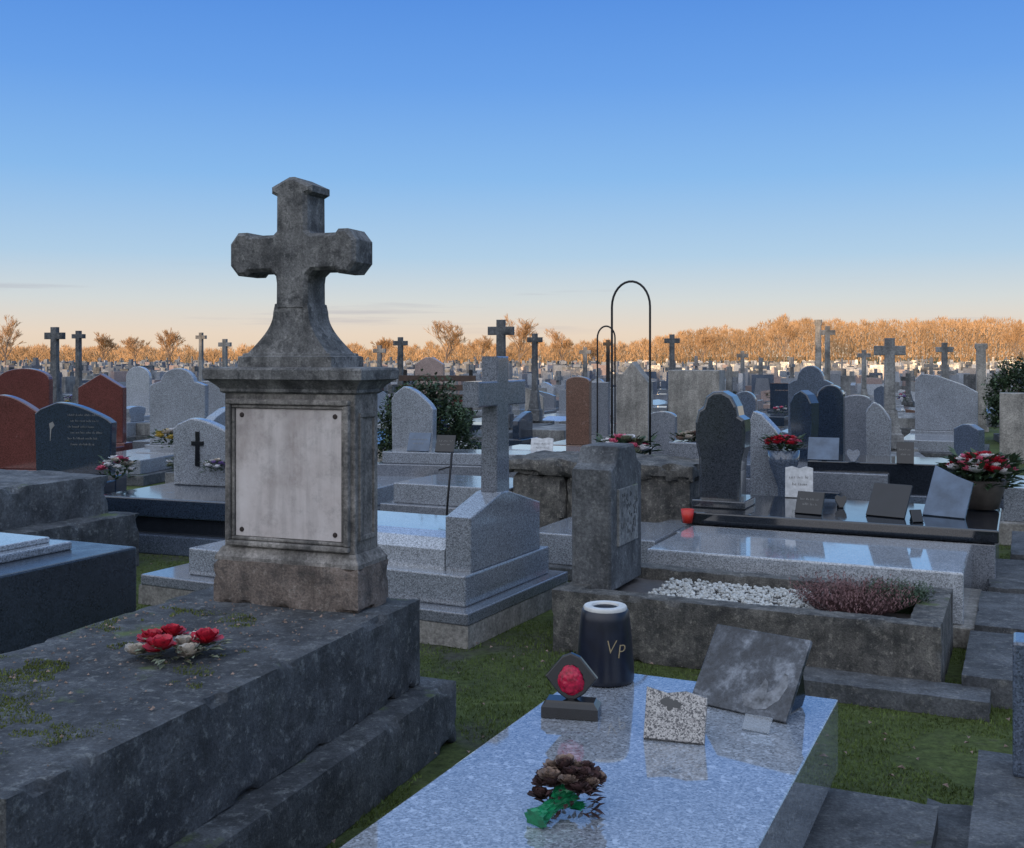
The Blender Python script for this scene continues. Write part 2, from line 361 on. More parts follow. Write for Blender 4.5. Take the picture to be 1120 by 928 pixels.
# ================================================================= LEFT MONUMENT
T=thing('stone_tomb','weathered stone tomb with tall cross on a panelled pedestal above a mossy slab','tomb',(-.389,4.66,0),R(-20.5))
TM=Matrix.Translation((-.389,4.66,0))@Matrix.Rotation(R(-20.5),4,'Z')
obj('step',rough(nb(),-1.12,.125,-2.5,.10,0,.26,.008,.035,5,1,1.8),'slabstone',T,True,crease=40)
obj('slab',rough(nb(),-1.0,0,-2.25,0,.26,.62,.007,.028,6,2,1.9),'slabstone',T,True,crease=40)
cx,cy=-.455,-.21
def rl(z,hx,hy): return (z,cx-hx,cx+hx,cy-hy,cy+hy)
obj('plinth',rough(nb(),cx-.345,cx+.345,cy-.135,cy+.135,.612,.80,.008,.022,10,3,1.5),'plinthstone',T,True,crease=40)
obj('pedestal_foot',loft(nb(),[rl(.795,.34,.128),rl(.812,.34,.128),rl(.83,.328,.116),rl(.842,.322,.112),rl(.85,.316,.106)]),'stelestone',T)
obj('pedestal_shaft',box(nb(),cx-.311,cx+.311,cy-.1,cy+.1,.846,1.51,.006),'stelestone',T)
obj('cornice',loft(nb(),[rl(1.495,.314,.103),rl(1.503,.325,.115),rl(1.515,.325,.115),rl(1.532,.34,.13),rl(1.548,.358,.15),rl(1.556,.374,.165),rl(1.594,.376,.167),rl(1.602,.37,.161),rl(1.606,.30,.13)]),'crossstone',T)
yf=cy-.1
def frame(bm,hx,z0,z1,wd,y0,y1,bev):
    box(bm,cx-hx,cx+hx,y0,y1,z1-wd,z1,bev); box(bm,cx-hx,cx+hx,y0,y1,z0,z0+wd,bev)
    for s in (-1,1): box(bm,cx+s*(hx-wd/2)-wd/2,cx+s*(hx-wd/2)+wd/2,y0+.0006,y1,z0+wd+.0003,z1-wd-.0003,bev)
bm=nb(); frame(bm,.292,.858,1.472,.022,yf-.026,yf+.01,.006); frame(bm,.268,.882,1.448,.014,yf-.014,yf+.01,.005)
obj('panel_frame',bm,'stelestone',T)
pan=obj('panel',box(nb(),cx-.252,cx+.252,yf-.004,yf+.008,.898,1.432,.002),'panel',T)
for sx in (-1,1):
    for z in (.925,1.405): obj('bolt',lathe(nb(),[(.011,0),(.010,.003),(.005,.004)],10),'rust',pan,True,loc=(cx+sx*.222,yf-.004,z),rot=(R(90),0,0))
bm=nb(); 
for (a,b_,c_,d_) in ((-.07,.07,1.40,1.42),(-.07,.07,.9,.92)): box(bm,cx+.308,cx+.32,cy+a,cy+b_,c_,d_,.003)
for s in (-1,1): box(bm,cx+.308,cx+.3195,cy+s*.06-.0095,cy+s*.06+.0095,.9202,1.3998,.003)
obj('side_moulding',bm,'stelestone',T)
secs=[rl(1.602,.222,.135),rl(1.648,.222,.135),rl(1.652,.208,.122),rl(1.662,.205,.120)]
for i in range(13):
    t=i/12; k=(1-math.sin(t*math.pi/2))
    secs.append(rl(1.664+t*.17,.084+.104*k,.081+.03*k))
secs+=[rl(1.868,.0765,.080),rl(1.872,.07,.07)]
obj('cross_foot',loft(nb(),secs),'crossstone',T)
half=[(.0745,1.84),(.0735,1.955),(.078,1.985),(.10,2.004),(.205,2.004),(.218,1.99),(.262,1.99),(.300,2.034),(.300,2.126),(.262,2.172),(.218,2.172),(.205,2.157),(.09,2.157),(.073,2.172),(.072,2.318),(.097,2.330),(.097,2.357)]
pts=[(cx+x,z) for x,z in half]+[(cx+.012,2.395),(cx-.012,2.395)]+[(cx-x,z) for x,z in half[::-1]]
obj('cross',prism(nb(),pts,'y',cy-.084,cy+.084,.014,seg=1),'crossstone',T)
g=random.Random(4); VV=[];FF=[]
for k in range(34000):
    lx=g.uniform(-.98,-.05); ly=g.uniform(-2.2,-.5)
    n_=noise.noise(Vector((lx*3,ly*3,5)))+.6*noise.noise(Vector((lx*11,ly*11,2)))
    wgt=.6-1.1*abs(lx+.75)-.5*abs(ly+1.5)
    if n_<.42-wgt*.75: continue
    p=TM@Vector((lx,ly,.618)); a=g.random()*6.28; w=.003; l=g.uniform(.003,.012); i=len(VV)
    VV+=[(p.x-w*math.cos(a),p.y-w*math.sin(a),p.z),(p.x+w*math.cos(a),p.y+w*math.sin(a),p.z),(p.x+g.uniform(-.5,.5)*l,p.y+g.uniform(-.5,.5)*l,p.z+l)]; FF.append((i,i+1,i+2))
me=bpy.data.meshes.new('moss'); me.from_pydata(VV,[],FF); me.materials.append(M['moss'])
o=bpy.data.objects.new('moss',me); C.objects.link(o); tag(o,'green moss growing on the weathered slab of the big cross tomb','moss',kind='stuff')
VV=[];FF=[]
for k in range(300):
    q=Vector((g.uniform(-.97,-.03),-abs(g.gauss(0,.8))-.35,.624))
    if q.y<-2.2: continue
    p=TM@q
    a=g.random()*6.28; s=g.uniform(.003,.009); i=len(VV)
    VV+=[(p.x+s*math.cos(a),p.y+s*math.sin(a),p.z),(p.x-s*math.sin(a),p.y+s*math.cos(a),p.z),(p.x-s*math.cos(a),p.y-s*math.sin(a),p.z),(p.x,p.y,p.z+s*.8)]; FF+=[(i,i+1,i+3),(i+1,i+2,i+3),(i+2,i,i+3)]
me=bpy.data.meshes.new('crumbs'); me.from_pydata(VV,[],FF); me.materials.append(M['driedpale'])
o=bpy.data.objects.new('crumbs',me); C.objects.link(o); tag(o,'crumbs of soil and dead leaf on the weathered slab','debris',kind='stuff')
p=at(193,716,.63)
Bq=thing('rose_arrangement','artificial red roses with cream leaves lying on the slab of the big cross tomb','flowers',(p.x,p.y,.622),0)
g=random.Random(11)
for i,(x,y,z,r,c_) in enumerate(((-.10,.05,.04,.054,'roseRed'),(-.035,.07,.055,.052,'roseRed'),(-.04,-.045,.035,.058,'roseRed'),(.095,.025,.045,.058,'roseRed'),(.06,-.05,.02,.05,'roseCream'),(.025,.01,.035,.045,'roseCream'),(-.125,-.03,.02,.048,'roseCream'),(.05,.085,.035,.042,'roseCream'))):
    bm=nb(); rose(bm,(x,y,z),r,g); o=obj('rose',bm,c_,Bq,True)
    o['label']='red rose' if c_=='roseRed' else 'cream rose'
bm=nb()
for i in range(130):
    a=g.random()*6.28; rr=g.uniform(.03,.14); leaf(bm,(rr*1.1*math.cos(a),rr*.8*math.sin(a),g.uniform(.0,.05)),a+g.uniform(-.6,.6),g.uniform(-.1,.6),g.uniform(.03,.06),.022)
obj('leaves',bm,'leafpale',Bq)

# ================================================================= NEAR GRANITE SLAB
T=thing('granite_tomb','polished speckled grey granite slab in the foreground carrying the black vase and plaques','tomb',(1.142,3.84,0),A)
obj('slab',box(nb(),-.93,0,-2.15,0,.2,.45,.006,seg=3),'near',T)
obj('base',rough(nb(),-1.0,.33,-2.3,.02,0,.13,.004,.05,5,5),'kerb',T,True,crease=40)
obj('plinth',box(nb(),-.9,-.03,-2.1,-.03,.12,.205,.004),'bluegrey',T)
p=at(662,744,.45); vx,vy=p.x,p.y
T=thing('vase','black conical vase with faint gold initials and a pale rim on the granite slab','vase',(vx,vy,.452),0)
vprof=[(.100,0),(.106,.006),(.1075,.02),(.106,.06),(.102,.11),(.097,.17),(.091,.23),(.0875,.257),(.084,.263),(.08,.263)]
obj('body',lathe(nb(),vprof,56),'vasematt',T,True,crease=50)
obj('rim',lathe(nb(),[(.079,.257),(.081,.271),(.077,.276),(.052,.276),(.048,.269),(.048,.2)],48),'cream',T,True,crease=50)
obj('liner',lathe(nb(),[(.047,.2),(.047,.269),(.043,.269),(.042,.24)],24),'blackgloss',T,True)
def rad(z):
    for (r0,z0),(r1,z1) in zip(vprof,vprof[1:]):
        if z0<=z<=z1 and z1>z0: return r0+(r1-r0)*(z-z0)/(z1-z0)
    return .1
def letter(ch,size,mat,parent,az,zb):
    cu=bpy.data.curves.new('letter','FONT'); cu.body=ch; cu.size=size; cu.extrude=.0012; cu.align_x='CENTER'; cu.offset=-.0014; cu.shear=.2
    o=bpy.data.objects.new('tmp',cu); C.objects.link(o); bpy.context.view_layer.update()
    me=bpy.data.meshes.new_from_object(o.evaluated_get(bpy.context.evaluated_depsgraph_get())); bpy.data.objects.remove(o)
    for v in me.vertices:
        x,y,z=v.co; zz=zb+y; rr=rad(zz)+.0012+z; an=az+x/.102
        v.co=(rr*math.cos(an),rr*math.sin(an),zz)
    me.name='initial'; me.materials.clear(); me.materials.append(M[mat]); q=bpy.data.objects.new('initial',me); C.objects.link(q); q.parent=parent
base=math.atan2(-vy,-vx)
letter('V',.07,'gold',T,base+R(10),.122); letter('P',.07,'gold',T,base+R(33),.104)
p=at(625,783,.45)
T=thing('rose_plaque','black diamond plaque with raised red rose on a black block beside the vase','plaque',(p.x,p.y,.452),R(-12))
obj('block',loft(nb(),[(0,-.095,.095,-.045,.045),(.035,-.095,.095,-.045,.045),(.048,-.082,.082,-.033,.033),(.055,-.08,.08,-.03,.03)]),'blackgloss',T)
d=.088
obj('diamond',prism(nb(),[(0,.045),(d*.5,.075),(d,.045+d*.95),(d*.35,.045+2*d*.86),(0,.045+2*d*.93),(-d*.35,.045+2*d*.86),(-d,.045+d*.95),(-d*.5,.075)],'y',-.012,.012,.004),'blackgloss',T)
bm=nb(); bmesh.ops.create_icosphere(bm,subdivisions=5,radius=1)
for v in bm.verts:
    n_=v.co.normalized(); a=math.atan2(n_.z,n_.x)
    k=1+.10*noise.noise(n_*3)+.09*abs(math.sin(2.5*a+5*n_.y))+.10*abs(noise.noise(n_*7+Vector((3,1,2))))
    v.co=Vector((n_.x*.040*k*(1-.12*n_.z),n_.y*.024*k-.012,n_.z*.045*k+.121))
obj('rose_relief',bm,'ruby',T,True)
p=at(737,812,.45)
T=thing('speckled_plaque','small black and white speckled plaque leaning on the granite slab','plaque',(p.x,p.y,.452),R(-17))
Mx=Matrix.Rotation(R(-28),4,'X')
obj('plate',prism(nb(),[(-.095,.0),(.095,0),(.097,.14),(.03,.155),(-.03,.145),(-.097,.16)],'y',-.009,.009,.004,Mx),'speckle',T)
def blob(cx_,cz_,rx,rz,seed,n=34,am=.5):
    out=[]
    for i in range(n):
        a=6.2832*i/n; k=1+am*noise.noise(Vector((math.cos(a)*1.6+seed,math.sin(a)*1.6,seed)))+.25*noise.noise(Vector((math.cos(a)*5,math.sin(a)*5,seed)))
        out.append((cx_+rx*k*math.cos(a),cz_+rz*k*math.sin(a)))
    return out
obj('dark_motif',prism(nb(),blob(-.01,.112,.03,.018,9,am=.9),'y',-.0098,-.0085,.0003,Mx),'textdark',T)
obj('prop',box(nb(),-.02,.02,-.006,.006,.0,.1,.002,Matrix.Translation((0,.1,0))@Matrix.Rotation(R(18),4,'X')),'blackgloss',T)
p=at(806,780,.45)
T=thing('etched_plaque','large dark etched slate plaque tilted on a prop at the right of the slab','plaque',(p.x,p.y,.452),R(-40))
Mx=Matrix.Rotation(R(-40),4,'X')
obj('plate',box(nb(),-.18,.18,-.009,.009,.0,.30,.003,Mx),'etched',T)
obj('etched_figure',prism(nb(),[(.02,.025),(.06,.02),(.10,.03),(.135,.07),(.15,.12),(.14,.16),(.125,.165),(.12,.13),(.105,.10),(.085,.085),(.08,.12),(.065,.135),(.055,.10),(.035,.075),(.0,.065)],'y',-.0098,-.0085,.0003,Mx),'figure',T)
for s in (-1,1):
    obj('prop',prism(nb(),[(.03,0),(.2,0),(.225,.03),(.19,.195),(.165,.19)],'x',s*.13-.012,s*.13+.012,.003),'blackgloss',T)
p=at(826,802,.45)
o=obj('card',box(nb(),-.045,.045,-.002,.002,0,.055,.0008,Matrix.Rotation(R(-45),4,'X')),'glass',None,loc=(p.x,p.y,.455),rot=(0,0,R(-30))); tag(o,'small clear card standing in front of the etched slate plaque','card')
p=at(618,893,.45)
T=thing('dried_bouquet','withered brown flower bunch in green foil lying on the front of the granite slab','flowers',(p.x,p.y,.452),0)
g=random.Random(21)
bm2=nb()
for k in range(26):
    a=k*2.4; rr=.085*math.sqrt((k+.5)/26); z=.05+.055*(1-(rr/.09)**2)+g.uniform(-.02,.02)
    bm=nb(); rose(bm,(.015+rr*math.cos(a),.035+rr*math.sin(a)*.85,z),.03*g.uniform(.7,1.3),g); obj('withered_bloom',bm,'dried' if k%3 else 'driedpale',T,True)
for k in range(90):
    a=g.random()*6.28; leaf(bm2,(.015+.06*math.cos(a),.035+.06*math.sin(a),g.uniform(.0,.09)),a,g.uniform(-.3,.9),.04,.014)
obj('dry_leaves',bm2,'dried',T,True)
bm=nb(); n=20; a0=Vector((-.08,-.075,.02)); a1=Vector((.005,.015,.05)); d=(a1-a0).normalized(); s=Vector((-d.y,d.x,0)).normalized(); u_=d.cross(s); pr=None
for i in range(9):
    t=i/8; c=a0+(a1-a0)*t; r=.034-.02*math.sin(t*2.6)+.02*t*t
    ring=[]
    for k in range(n):
        rr=r*(1+.25*noise.noise(Vector((k*.9,i*.7,3)))+.16*math.sin(k*2.5+i)); q=c+(s*math.cos(6.283*k/n)+u_*math.sin(6.283*k/n)*.75)*rr; q.z=max(q.z,.002); ring.append(bm.verts.new(q))
    if pr:
        for k in range(n): bm.faces.new((pr[k],pr[(k+1)%n],ring[(k+1)%n],ring[k]))
    else: bm.faces.new(ring[::-1])
    pr=ring
for k in range(5): leaf(bm,(.01,-.03,.03),-.9+k*.35,.3,.05,.03)
obj('foil_wrap',bm,'foil',T)

# ================================================================= WHITE CROSS TOMB
W=R(-27)
T=thing('cross_tomb','pale speckled granite tomb with stepped base and plain upright cross behind the monument','tomb',(-.247,6.17,0),W)
obj('base',rough(nb(),-2.52,0,0,1.4,0,.13,.003,.08,4,8),'limestone',T,True,crease=40)
obj('lower_step',box(nb(),-2.5,-.0,.0,1.38,.13,.2,.008),'grey',T)
obj('upper_step',box(nb(),-2.2,-.09,.13,1.27,.2,.38,.01),'light',T)
obj('slab',loft(nb(),[(.38,-1.45,-.29,.23,1.17),(.50,-1.45,-.29,.23,1.17),(.56,-1.41,-.29,.30,1.10),(.58,-1.35,-.29,.42,.98)]),'white',T)
obj('headstone',prism(nb(),[(.23,.38),(1.17,.38),(1.17,.69),(.72,.81),(.62,.81),(.23,.70)],'x',-.285,-.11,.008),'light',T)
obj('cross',prism(nb(),[(.7+x,z+.80) for x,z in cross_outline(.64,.85,.078,.62)],'x',-.255,-.14,.01),'grey',T)

# ================================================================= PLANTER + DARK STELE
PX,PY=.219,6.12
def pw(x,y,z=0): 
    return (PX+x*math.cos(A)-y*math.sin(A),PY+x*math.sin(A)+y*math.cos(A),z)
T=thing('planter_tomb','old concrete kerbed tomb with dark stele, planted with white pebbles and heather','tomb',(PX,PY,0),A)
bm=nb(); rough(bm,0,2.03,0,.14,0,.35,.007,.028,8,11,1.8); rough(bm,0,2.03,.86,1.0,0,.345,.005,.045,8,12)
rough(bm,0,.14,.13,.87,0,.343,.005,.045,8,13); rough(bm,1.87,2.028,.13,.87,0,.342,.005,.035,8,14)
obj('kerb',bm,'concrete',T,True,crease=40)
obj('footing',rough(nb(),1.0,2.25,-.25,.0,0,.09,.004,.05,6,16),'kerb',T,True,crease=40)
obj('soil',rough(nb(),.1,1.9,.1,.9,.05,.275,.012,.05,9,15),'terracotta',T,True)
obj('stele',prism(nb(),[(.25,.3),(.81,.3),(.81,1.0),(.735,1.03),(.67,1.125),(.39,1.125),(.325,1.03),(.25,1.0)],'x',.02,.26,.012,seg=1),'oldstone',T)
pq=obj('inscription_plate',box(nb(),.255,.275,.36,.70,.55,.88,.005),'paleold',T)
bm=nb(); g=random.Random(8)
for k in range(70):
    y=g.uniform(.38,.68); z=g.uniform(.58,.84); box(bm,.2755,.2775,y,y+g.uniform(.004,.012),z,z+g.uniform(.008,.03),0)
obj('inscription',bm,'oldstone',pq)
bm=nb(); g=random.Random(31)
for k in range(1900):
    x=g.uniform(.45,1.5); y=g.uniform(.18,.82)
    t=nb(); bmesh.ops.create_icosphere(t,subdivisions=1,radius=g.uniform(.006,.016))
    merge(bm,t,Matrix.Translation((x,y,.287+g.uniform(-.004,.014)))@Matrix.Rotation(g.random()*3,4,'X')@Matrix.Scale(.6,4,(0,0,1)))
o=obj('pebbles',bm,'pebble',None,False,loc=(PX,PY,0),rot=(0,0,A)); tag(o,'white pebbles filling the kerbed planter tomb','pebbles',kind='stuff')
def tuft(label,loc,rad_,h,n,mat,seed,cat='plant',name='heather_plant'):
    g=random.Random(seed); bm=nb()
    for k in range(n):
        a=g.random()*6.28; r=rad_*math.sqrt(g.random())*.5; hh=h*g.uniform(.5,1); dx=math.cos(a)*(r*1.1+rad_*.25*g.random()); dy=math.sin(a)*(r*1.1+rad_*.25*g.random())
        b0=Vector((math.cos(a)*r,math.sin(a)*r,0)); tip=b0+Vector((dx,dy,hh)); s=Vector((-math.sin(a),math.cos(a),0))*.004
        vs=[bm.verts.new(b0-s),bm.verts.new(b0+s),bm.verts.new(tip)]; bm.faces.new(vs)
        for j in range(5):
            q=b0.lerp(tip,.3+.14*j); an=g.random()*6.28; leaf(bm,q,an,.7,.028,.008)
    T=thing(name,label,cat,loc,0); obj('sprigs',bm,mat,T); return T
tuft('reddish brown heather growing at the right end of the planter',pw(1.56,.44,.27),.31,.19,560,'heather',3)
tuft('green conifer tuft beside the heather in the planter',pw(1.77,.64,.27),.18,.17,320,'leaf',4,name='conifer_tuft')
for k,(x0,x1,y0,y1,z) in enumerate(((2.12,2.42,-.02,.92,.14),(2.14,2.45,.97,1.95,.16),(2.18,2.5,2.0,3.1,.18),(2.3,2.6,3.2,4.4,.2))):
    o=obj('kerb_slab',rough(nb(),x0,x1,y0,y1,0,z,.005,.05,6,20+k,1.5),'kerb',None,True,loc=(PX,PY,0),rot=(0,0,A),crease=40); tag(o,('nearest','second','third','farthest')[k]+' of the dark stone kerb slabs right of the planter','kerb','kerb slabs beside the planter')

T=thing('granite_tomb','low wide polished light granite slab directly behind the planter tomb','tomb',(PX,PY,0),A)
obj('base',box(nb(),.12,2.14,1.04,2.2,0,.12,.008),'limestone',T)
obj('slab',box(nb(),.2,2.08,1.09,2.14,.12,.42,.012),'white',T)
T=thing('granite_tomb','dark polished tomb with tall dark headstone carrying many plaques','tomb',(PX,PY,0),A)
obj('base',box(nb(),.1,2.22,2.3,3.45,0,.40,.008),'grey',T)
obj('slab',box(nb(),.08,2.24,2.28,3.47,.41,.5,.012),'black',T)
hp=[(-.18,.5),(.175,.5),(.175,.78),(.185,.88),(.21,.96),(.215,1.08),(.21,1.17),(.16,1.2),(.145,1.27),(.10,1.345),(.02,1.385),(-.06,1.38),(-.12,1.34),(-.145,1.26),(-.19,1.235),(-.215,1.14),(-.21,.98),(-.185,.88),(-.18,.78)]
obj('headstone',prism(nb(),[(.29+x*.9,z) for x,z in hp],'y',2.60,2.82,.022,seg=3),'darkgrey',T)
obj('headstone_foot',box(nb(),.09,.50,2.53,2.89,.5,.56,.01),'darkgrey',T)
T=thing('low_slab','plain pale granite slab low on the ground between the pale cross tomb and dark stele','tomb',(PX,PY,0),A)
obj('slab',box(nb(),-1.0,.0,1.9,2.75,.1,.33,.01),'light',T); obj('base',box(nb(),-1.08,.03,1.82,2.82,0,.1,.01),'kerb',T)
T=thing('rough_tomb','rough dark mossy stone block tomb behind the dark stele','tomb',pw(-1.65,3.0),A)
for k,(x0,x1) in enumerate(((0,.5),(.51,1.08),(1.09,1.6))): obj('block',rough(nb(),x0,x1,0,.8,0,.64+.02*k,.03,.045,5,33+k,1.2),'concrete',T,True,crease=50)
obj('cap',rough(nb(),-.06,1.64,-.05,.85,.63,.77,.03,.045,5,34,1.4),'concrete',T,True,crease=50)
occ+= [pw(-1.2,3.4)[:2],pw(-.5,3.4)[:2]]

def plaque(label,loc,rz,w,h,mat,tilt=25,style='book',seed=0,text=True,group=None):
    T=thing('memorial_plaque',label,'plaque',loc,rz,group); Mx=Matrix.Rotation(R(-tilt),4,'X'); g=random.Random(seed)
    a=w/2
    shp={'book':[(-a,0),(a,0),(a,h*.95),(a*.5,h),(0,h*.93),(-a*.5,h),(-a,h*.95)],'plain':[(-a,0),(a,0),(a,h),(-a,h)],'heart':[(-a*.3,0),(a*.3,0),(a*.9,h*.5),(a,h*.8),(a*.6,h),(0,h*.85),(-a*.6,h),(-a,h*.8),(-a*.9,h*.5)],'slope':[(-a,0),(a,0),(a,h*.7),(a*.2,h*.8),(-a,h)]}[style]
    obj('plate',prism(nb(),shp,'y',-.01,.01,.003,Mx),mat,T)
    l=.75*h/(math.sin(R(28))+math.cos(R(28))*math.tan(R(tilt))); yb=.75*h
    if l*math.cos(R(28))>h*math.cos(R(tilt))*.8:
        k=h*math.cos(R(tilt))*.8/(l*math.cos(R(28))); l*=k; yb*=k
    obj('prop',box(nb(),-.025,.025,-.006,.006,0,max(.03,l-.02),.002,Matrix.Translation((0,yb,0))@Matrix.Rotation(R(28),4,'X')),'blackgloss',T)
    if text:
        o=squiggle(T,-a*.7,a*.7,h*.6,0,h*.1,'textdark' if mat in ('whiteplas','light') else 'text',seed)
        o2=squiggle(T,-a*.5,a*.55,h*.38,0,h*.1,'textdark' if mat in ('whiteplas','light') else 'text',seed+40)
        for q in (o,o2): q.data.transform(Mx@Matrix.Translation((0,-.0105,0)))
    return T
Z2=Vector((0,0,.002))
plaque('dark rectangular plaque near the front right of the black tomb',at(968,566,.5)+Z2,R(-40),.28,.27,'blackgloss',36,'plain',1,False)
plaque('large blue grey sloping plaque beside red flowers on the right of the black tomb',at(1032,566,.5)+Z2,R(-42),.30,.42,'slate',36,'slope',2,False)
plaque('pale open book plaque behind a darker one on the black tomb',at(874,545,.5)+Z2,R(-15),.22,.26,'whiteplas',18,'book',3)
plaque('dark plaque with pale lines in front of the pale open book plaque',at(884,563,.5)+Z2,R(-35),.2,.17,'blackgloss',25,'plain',4)
plaque('tiny heart shaped plaque in the middle of the black tomb',at(920,556,.5)+Z2,R(-10),.09,.1,'blackgloss',20,'heart',5,False)
plaque('tiny dark slanted plaque left of the big blue grey one on the black tomb',at(1004,572,.5)+Z2,R(10),.08,.09,'blackgloss',25,'plain',6,False)

# ================================================================= RIGHT FRONT PIECES
T=thing('kerb_tomb','edge of a grey stone tomb with upright post at the bottom right','tomb',at(1062,925,.12),A)
obj('slab',rough(nb(),0,1.0,-.5,.62,-.12,.10,.004,.05,6,40),'kerb',T,True,crease=40)
obj('post',box(nb(),.115,.29,.38,.54,.1,.56,.01),'bluegrey',T)
o=obj('kerb_strip',rough(nb(),0,.22,-1.2,0,0,.06,.004,.05,6,41),'kerb',None,True,loc=at(1014,872,.06)*1.0,rot=(0,0,A),crease=40); o.location.z=0; tag(o,'flat stone strip between the granite tomb and the bottom right tomb','kerb')

# ================================================================= LEFT SIDE TOMBS
p=Vector((-2.07,6.06,0))
T=thing('dark_tomb','dull dark granite tomb box at the left edge behind the mossy slab','tomb',p,A)
obj('body',box(nb(),-1.05,0,-2.3,0,0,.60,.012),'dull',T); obj('cover',box(nb(),-.95,-.25,-2.0,-.22,.6,.645,.01),'light',T)
obj('cover_plate',box(nb(),-.85,-.33,-1.2,-.3,.645,.675,.006),'white',T)
p=atY(128,8.6)
T=thing('rough_tomb','rough grey weathered stone block tomb with mossy lower ledge at the left edge','tomb',p,A)
obj('block',rough(nb(),-1.5,-.08,-1.6,0,0,.72,.018,.05,4,44,1.4),'oldstone',T,True,crease=40); obj('ledge',rough(nb(),-1.6,.14,-1.9,.1,0,.42,.012,.05,4,45,1.4),'slabstone',T,True,crease=40)
occ+=[tuple(p[:2]),(p.x-.9,p.y-.3),(p.x-.3,p.y-1)]
p=atY(118,9.45)
T=thing('stepped_tomb','dark blue polished tomb with pale headstone bearing a small black cross','tomb',p,R(-20))
obj('base',box(nb(),-.1,1.75,-.12,1.3,0,.16,.01),'bluegrey',T); obj('step',box(nb(),0.02,1.65,-.03,1.22,.16,.3,.01),'black',T)
obj('slab',box(nb(),-.06,1.72,-.08,1.26,.3,.46,.012),'blueblack',T)
obj('headstone',prism(nb(),[(x+.40,z+.46) for x,z in outline('wave',.68,.62)],'y',.80,.92,.015),'light',T)
obj('black_cross',prism(nb(),[(x+.34,z+.64) for x,z in cross_outline(.13,.32,.02,.21)],'y',.785,.802,.003),'blackgloss',T)
occ+=[(p.x+.7,p.y+.3),(p.x+1.2,p.y+.9)]
def tw(T,x,y,z):
    r=T.rotation_euler.z; l=T.location; return (l.x+x*math.cos(r)-y*math.sin(r),l.y+x*math.sin(r)+y*math.cos(r),z)
bq=bouquet('blue and cream bouquet against the pale headstone with a black cross',tw(T,.58,.72,.60),.24,['roseCream','roseWhite','roseMauve'],11,5,hgt=.5)

def E(px,top,wpx,Y,style,mat,label,slab=True,rot=-18,th=.12,name='grave',**k):
    return grave(label,atY(px,Y),R(rot),style,mat,wpx*Y/F,ztop(top,Y),slab,th=th,name=name,**k)
E(28,403,60,17,'arched','red','red granite arched headstone, upper of the two at the left edge',rot=-8)
E(16,432,68,12.8,'wave','red','large red granite headstone with curved top at the left edge',rot=-8,sh=.3)
t=E(83,440,90,11.3,'wave','blueblack','blue black headstone with curved top and pale script beside pink flowers',rot=-8,sh=.4)
for i in range(6): squiggle(t,-.05+.03*(i%2),.32-.04*(i%3),1.04-.06*i,-.062,.022,'text',i)
obj('engraved_rose',prism(nb(),[(-.25,.78),(-.245,.78),(-.235,.9),(-.2,.94),(-.22,.98),(-.26,.96),(-.25,.9)],'y',-.062,-.06,0),'text',t)
E(112,409,53,16.5,'gabled','red','reddish brown gabled headstone right of the red ones',rot=-10)
E(196,403,66,16,'shouldered','light','grey shouldered headstone with white flowers at left, behind the black cross stone',rot=-12)
E(235,417,30,19,'square','light','small square pale headstone just left of the big pedestal',rot=-14)
E(152,401,28,25,'round','white','small white round headstone left of centre distance',rot=-10)
E(453,423,50,12.8,'wave','light','pale curved headstone in front of the green shrub right of the pedestal',rot=-20)
E(633,412,27,16,'arched','brown','brown arched headstone left of the tall iron arch',rot=-22)
E(655,418,24,18,'square','grey','grey square headstone just behind the tall iron arch',rot=-22)
E(694,396,36,17,'gabled','limestone','pale old stone headstone with pointed top seen through the iron arch',rot=-22,slab=False,th=.3)
E(762,405,56,19,'square','limestone','wide low pale stone monument right of the iron arch',rot=-22,slab=False,th=.5)
E(757,483,42,9.6,'square','grey','thick speckled granite block headstone left of the tall dark headstone',slab=False,th=.3,rot=-25)
E(840,450,36,9.9,'slanted','light','pale grey slanted headstone right of the tall dark headstone',rot=-32)
E(887,400,48,15.5,'shouldered','bluegrey','blue grey headstone with rounded shoulders, tallest in the right middle',rot=-25)
E(880,427,26,12,'tall','blueblack','slender blue black headstone, left one of the dark pair',rot=-45,th=.18)
E(909,421,28,12.6,'round','blueblack','round topped blue black headstone, right one of the dark pair',rot=-25,th=.16)
E(937,432,30,13.5,'arched','grey','grey arched headstone right of the dark pair',rot=-22)
E(961,440,26,13,'wave','light','small pale curved headstone near the open dark tomb',rot=-22)
E(1035,409,64,19,'slanted','light','wide pale slanted headstone in the right distance',rot=-25)
E(1073,376,15,24,'pillar','limestone','slim pale stone pillar in the right distance',rot=-20,slab=False,th=.25)
E(895,350,9,34,'pillar','limestone','tall pale stone column on the right skyline',rot=-20,slab=False,th=.25)
E(1112,430,34,17,'square','limestone','beige block headstone below the dark bush at the right edge',rot=-25,slab=False,th=.3)
E(548,398,24,24,'square','grey','grey square headstone under the skyline left of centre',rot=-20)
E(470,391,34,28,'peaked','pink','pinkish peaked headstone behind the bench',rot=-20)
E(1060,464,32,13.5,'peaked','bluegrey','blue grey peaked headstone behind the red flowers at right',rot=-60)
E(780,440,34,14,'peaked','grey','grey peaked headstone behind the tall dark headstone',rot=-62)
E(815,428,24,15,'round','bluegrey','small round blue grey headstone behind the pale slanted one',rot=-22)
E(725,450,30,13.8,'arched','grey','grey arched headstone right of the tall iron arch',rot=-22)
